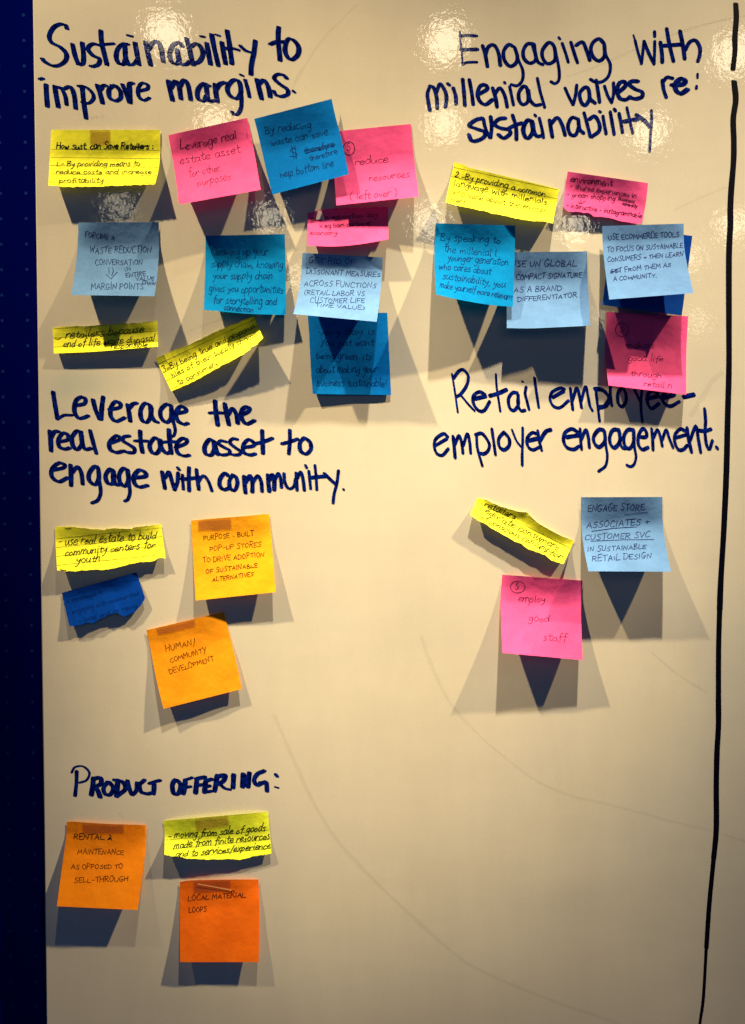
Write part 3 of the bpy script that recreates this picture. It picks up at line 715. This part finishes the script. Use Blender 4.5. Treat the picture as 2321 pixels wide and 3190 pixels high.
# the flat blue note under the very curled pale one
make('blue', 'shaded blue sticky note reading business sustainable, mostly under a curled pale note', Note((900, 960, 1260), (265, 60), (1405, 65), (1460, 1240), (340, 1225), l=[(290, 400), (310, 800)], r=[(1430, 600)], lift=(5, 1.5), v0=.75, tip=.003),
     [('very day is', 430, 380, 1250, 375, 50), ('You just want', 440, 535, 1220, 530, 55), ('being green. its', 390, 715, 1190, 735, 52), ('about making your', 390, 915, 1275, 915, 58), ('business sustainable!', 400, 1110, 1405, 1115, 62)])
make('pale', 'strongly curled pale blue sticky note reading get rid of dissonant measures', Note((900, 630, 1240), (205, 765), (1420, 835), (1328, 1808), (65, 1690), l=[(185, 1100), (140, 1400)], r=[(1410, 1050), (1375, 1450)], lift=(35, 34), v0=.12, pw=1.5, z0=.0026),
     [('GET RID OF', 300, 920, 1015, 935, 78), ('DISSONANT MEASURES', 265, 1080, 1390, 1132, 78), ('ACROSS FUNCTIONS', 230, 1260, 1335, 1295, 78), ('(RETAIL LABOR VS.', 230, 1395, 1185, 1422, 72), ('CUSTOMER LIFE', 320, 1515, 1155, 1520, 70), ('TIME VALUE)', 400, 1575, 1165, 1622, 52)], upper=True, slant=.1)
make('yellow', 'level yellow strip reading retailers because end of life waste disposal', Note((150, 980, 520), (62, 182), (1515, 88), (1525, 445), (80, 540), t=[(350, 158), (560, 166), (720, 148), (1000, 128), (1240, 118), (1350, 108)], b=[(600, 518), (1100, 478)], lift=(5, 7), v0=.25, torn='t'),
     [('retailers because', 240, 335, 1335, 250, 62), ('end of life waste disposal', 205, 460, 1480, 370, 55), ('responsible', 870, 475, 1385, 450, 45)], [('s', [(95, 328), (130, 342), (175, 328)])],
     rules=[(80, 198, 1510, 95), (75, 325, 1520, 228), (75, 452, 1520, 350)], pen=1.15, slant=.35)
make('yellow', 'diagonal yellow strip reading by being true and responsible', Note((470, 970, 840), (65, 655), (1430, 60), (1560, 370), (285, 1115), t=[(240, 575), (460, 490), (650, 410), (860, 300), (1060, 215), (1250, 140)], b=[(480, 1025), (640, 950), (800, 860), (1000, 750), (1200, 640), (1370, 545), (1400, 500), (1480, 455)], lift=(5, 16), v0=.2, torn='tb'),
     [('3=By being true and responsi', 180, 850, 1455, 225, 43), ('bles of their supply chains', 300, 920, 1485, 325, 38, .85), ('to consumers .', 375, 1020, 1005, 712, 40, .9)],
     rules=[(85, 740, 1440, 110), (160, 860, 1490, 195), (220, 965, 1530, 310), (275, 1085, 800, 830)])
make('yellow', 'tilted yellow strip reading by providing a common language with millenials', Note((1370, 490, 1750), (200, 65), (1615, 430), (1530, 895), (80, 605), t=[(330, 105), (420, 145), (800, 235), (1200, 330)], b=[(230, 650), (380, 680), (520, 712), (600, 722), (680, 752), (880, 788), (1030, 825), (1280, 865), (1400, 870)], l=[(150, 270)], lift=(13, 11), v0=.3, torn='b'),
     [('2.-By providing a common', 205, 265, 1435, 535, 46, 1.1), ('language with millenials', 190, 375, 1460, 640, 40), ('who care about the environ', 165, 490, 1465, 750, 35, .85), ('ment', 150, 598, 350, 630, 34, .85)],
     rules=[(185, 135, 1600, 440), (160, 260, 1580, 560), (130, 370, 1565, 680), (105, 490, 1550, 780)])
make('pink', 'torn dark pink note reading environment, green shopping, interactive', Note((1730, 520, 2040), (205, 75), (1540, 268), (1430, 945), (130, 660), b=[(160, 690), (215, 738), (390, 745), (560, 768), (640, 822), (780, 824), (930, 853), (1100, 905), (1250, 928)], l=[(165, 330)], r=[(1500, 600)], lift=(7, 4), v0=.4, pw=1.3, torn='b', tip=.0045),
     [('environment', 255, 238, 955, 320, 55, 1.3), ('- shared experiences in', 240, 345, 1355, 510, 45), ('- green shopping', 180, 485, 1000, 565, 50), ('business', 1045, 545, 1320, 600, 33), ('adversity', 1110, 625, 1360, 680, 33), ('- interactive - instagrammable', 175, 665, 1440, 838, 43)],
     [('/', [(425, 535), (430, 600)]), ('s', [(385, 580), (420, 610), (495, 565)])], pen=1.1)
make('pale', 'pale blue sticky note reading use UN global compact signature', Note((1560, 760, 1860), (95, 142), (1477, 128), (1532, 1400), (105, 1440), r=[(1485, 480), (1505, 900)], b=[(500, 1446), (1000, 1425)], lift=(19, 22), v0=.25, pw=1.6),
     [('USE UN GLOBAL', 175, 390, 1315, 375, 98), ('COMPACT SIGNATURE', 265, 610, 1400, 570, 92), ('AS A BRAND', 225, 830, 1060, 800, 88), ('DIFFERENTIATOR .', 290, 985, 1400, 905, 78)], upper=True, pen=1.15, slant=.15)
make('lit_blue', 'blue sticky note in a lit tint reading by speaking to the millenial', Note((1340, 680, 1640), (100, 85), (1460, 125), (1420, 1515), (105, 1305), l=[(75, 500), (80, 900)], r=[(1450, 600), (1435, 1100)], b=[(400, 1375), (800, 1450), (1100, 1492)], lift=(26, 15), v0=.1, pw=1.5, z0=.004),
     [('By speaking to', 180, 375, 1225, 425, 70), ('the millenial l', 235, 575, 1150, 655, 68), ('younger generation', 300, 720, 1340, 805, 70), ('who cares about', 155, 860, 1050, 965, 68), ('sustainability, you', 215, 1030, 1290, 1190, 65), ('make yourself more relevant', 165, 1180, 1410, 1400, 60)], pen=1.1)
make('navy', 'dark blue sticky note peeking out behind the ecommerce note', Note((0, 0, 1650), (1909, 702), (2157, 735), (2124, 983), (1876, 950), lift=(17, 18), v0=.3, tip=.0))
make('pale', 'pale blue sticky note reading use ecommerce tools, over a dark blue note', Note((1860, 680, 2180), (82, 125), (1392, 85), (1550, 1200), (197, 1305), l=[(95, 480), (140, 900)], r=[(1400, 450), (1460, 800)], lift=(29, 28), v0=.12, pw=1.4, z0=.0065, tip=.002),
     [('USE ECOMMERCE TOOLS', 185, 345, 1335, 295, 85), ('TO FOCUS ON SUSTAINABLE', 165, 545, 1390, 470, 78), ('CONSUMERS + THEN LEARN', 170, 700, 1395, 605, 72), ('GET FROM THEM AS', 220, 885, 1200, 775, 72), ('A COMMUNITY.', 265, 1005, 975, 945, 66)],
     [('/', [(215, 880), (380, 790)]), ('/', [(220, 850), (375, 845)])], upper=True, pen=1.15)
make('pink', 'pink sticky note reading makes good life through retail, its top half shaded', Note((1860, 960, 2180), (155, 60), (1465, 130), (1432, 1390), (185, 1240), l=[(135, 600), (150, 950)], r=[(1435, 700)], lift=(13, 12), v0=.25),
     [('makes', 460, 620, 935, 640, 52), ('good life', 500, 850, 1070, 855, 60), ('through', 540, 1085, 1050, 1120, 52), ('retail n', 750, 1245, 1215, 1290, 52), ('S', 365, 390, 430, 395, 60)], [('o', 400, 345, 105, 108)])
make('yellow', 'yellow strip reading use real estate to build community centers for youth', Note((150, 1610, 540), (100, 130), (1490, 100), (1545, 545), (118, 705), t=[(330, 130), (450, 150), (560, 160), (770, 165), (900, 155), (1090, 160), (1150, 132), (1300, 118)], b=[(350, 722), (480, 705), (700, 695), (900, 670), (1140, 610), (1280, 592), (1390, 585), (1450, 548)], l=[(95, 300)], lift=(9, 5), v0=.15, torn='tb'),
     [('- use real estate to build', 120, 385, 1430, 285, 58), ('community centers for', 220, 520, 1415, 400, 52), ('youth', 370, 605, 690, 590, 60)], [('s', [(165, 690), (175, 700), (235, 706)]), ('s', [(225, 155), (255, 158), (300, 150)])],
     rules=[(110, 290, 1490, 145), (110, 405, 1520, 258), (110, 522, 1525, 378), (115, 640, 1540, 495)], pen=1.15, slant=.35)
make('navy', 'dark blue note with a torn bottom edge below the yellow youth strip', Note((170, 1770, 480), (118, 410), (1355, 70), (1500, 490), (245, 960), b=[(330, 965), (450, 935), (550, 900), (650, 910), (740, 840), (820, 815), (930, 765), (1050, 740), (1130, 790), (1180, 802), (1240, 760), (1330, 735), (1400, 650), (1470, 560)], r=[(1400, 190)], lift=(5, 4), v0=.1, pw=1.2, torn='b'),
     [('* strategic n', 200, 585, 810, 430, 42), ('- engaging with communities', 215, 785, 1410, 440, 42), ('- local and on rising', 400, 905, 1390, 640, 38)])
make('amber', 'amber sticky note reading purpose-built pop-up stores, taped at its top', Note((570, 1580, 890), (130, 215), (1388, 115), (1488, 1365), (205, 1500), t=[(500, 180), (1000, 142), (1300, 112)], lift=(9, 11), v0=.1, pw=1.4),
     [('PURPOSE - BUILT', 335, 530, 1150, 455, 75), ('POP-UP STORES', 430, 705, 1270, 630, 78), ('TO DRIVE ADOPTION', 320, 895, 1320, 790, 76), ('OF SUSTAINABLE', 370, 1065, 1210, 960, 72), ('ALTERNATIVES', 470, 1195, 1145, 1105, 66)], upper=True, tape=[(240, 205), (765, 165), (778, 348), (245, 378)])
make('orange', 'tilted orange sticky note reading human/community development', Note((440, 1890, 780), (78, 355), (1245, 80), (1518, 1245), (335, 1545), l=[(130, 600), (230, 1100)], r=[(1310, 320), (1440, 850)], lift=(8, 5), v0=.1, pw=1.3, ripple=.0006),
     [('HUMAN/', 375, 675, 840, 570, 88), ('COMMUNITY', 445, 840, 1000, 690, 78), ('DEVELOPMENT', 435, 1020, 1115, 805, 74)], upper=True, tape=[(220, 330), (800, 190), (825, 300), (255, 430)])
make('yellow', 'narrow diagonal yellow strip reading retailers educate consumers of conscious consumption', Note((1440, 1520, 1830), (205, 125), (1475, 700), (1335, 1000), (105, 350), t=[(330, 165), (480, 235), (620, 275), (720, 315), (855, 320), (900, 375), (1000, 465), (1150, 550), (1280, 620)], b=[(200, 425), (300, 475), (420, 550), (560, 620), (700, 710), (780, 735), (860, 800), (1000, 850), (1100, 890), (1180, 955)], lift=(8, 9), v0=.1, torn='tb'),
     [('retailers', 285, 245, 705, 415, 50), ('- educate consumers', 190, 272, 1265, 830, 48), ('of conscious consumption', 230, 405, 1310, 945, 43)], rules=[(185, 170, 1430, 800), (135, 275, 1390, 905), (780, 340, 1460, 690)], pen=1.15, slant=.3)
make('pale', 'pale blue sticky note reading engage store associates with underlined words', Note((1780, 1530, 2120), (145, 92), (1378, 88), (1508, 1218), (258, 1212), l=[(148, 420), (180, 800)], r=[(1380, 420), (1420, 780)], lift=(25, 25), v0=.22, pw=1.7),
     [('ENGAGE STORE', 250, 305, 1115, 285, 95), ('ASSOCIATES +', 230, 560, 1195, 500, 95), ('CUSTOMER SVC', 205, 738, 1200, 700, 85), ('IN SUSTAINABLE', 245, 915, 1145, 870, 72), ('RETAIL DESIGN', 320, 1065, 1230, 1010, 82)],
     [('/', [(810, 355), (980, 332), (1150, 322)]), ('/', [(310, 607), (650, 560), (990, 540)]), ('/', [(295, 755), (800, 735), (1250, 731)])], upper=True, pen=1.15)
make('pink', 'pink sticky note reading employ good staff, below the diagonal yellow strip', Note((1540, 1770, 1850), (132, 108), (1465, 205), (1465, 1525), (135, 1405), l=[(105, 500), (118, 950)], r=[(1440, 600), (1445, 1000)], lift=(23, 17), v0=.08, pw=1.5),
     [('employ', 400, 555, 855, 565, 60), ('good', 570, 870, 920, 895, 60), ('staff .', 810, 1195, 1320, 1215, 62), ('S', 350, 360, 415, 355, 62)], [('o', 388, 312, 120, 98)])
make('rental', 'orange sticky note reading rental and maintenance as opposed to sell-through', Note((160, 2520, 480), (245, 215), (1525, 270), (1385, 1625), (88, 1565), t=[(350, 205), (900, 240), (1480, 258)], l=[(240, 430), (170, 950)], r=[(1520, 560), (1460, 1100)], lift=(15, 14), v0=.05, pw=1.4),
     [('RENTAL &', 360, 485, 995, 500, 85, 1.3), ('MAINTENANCE', 420, 725, 1175, 738, 80), ('AS OPPOSED TO', 320, 965, 1160, 960, 78), ('SELL-THROUGH', 370, 1185, 1250, 1160, 80)], upper=True, tape=[(495, 225), (1165, 255), (1165, 385), (510, 395)])
make('dim_yellow', 'yellow strip in a greenish shade tint reading moving from sale of goods, above the red-orange note', Note((490, 2510, 880), (80, 200), (1460, 80), (1505, 630), (95, 650), b=[(180, 667), (300, 672), (380, 695), (560, 708), (760, 713), (1000, 700), (1090, 710), (1200, 692), (1240, 670), (1400, 650)], l=[(95, 350)], lift=(9, 3), v0=.35, torn='b', tip=.006),
     [('- moving from sale of goods', 135, 435, 1430, 330, 52), ('made from finite resources', 220, 565, 1490, 435, 50), ('and to services/experience', 240, 680, 1498, 560, 46)], rules=[(95, 455, 1480, 320), (95, 580, 1490, 445), (330, 685, 1500, 560)], pen=1.15, slant=.35, tape=[(490, 175), (930, 130), (950, 260), (520, 335)])
make('red', 'red-orange sticky note reading local material loops, lowest on the board', Note((520, 2710, 860), (195, 185), (1385, 145), (1388, 1395), (198, 1395), t=[(350, 160), (800, 148)], r=[(1398, 700)], lift=(8, 9), v0=.03, pw=1.2, ripple=.0005),
     [('LOCAL MATERIAL', 320, 470, 1200, 410, 85, 1.2), ('LOOPS', 335, 645, 615, 625, 72, 1.2)], upper=True, tape=[(405, 170), (960, 150), (965, 320), (405, 345)], crease=[(470, 215), (700, 255), (970, 305)])
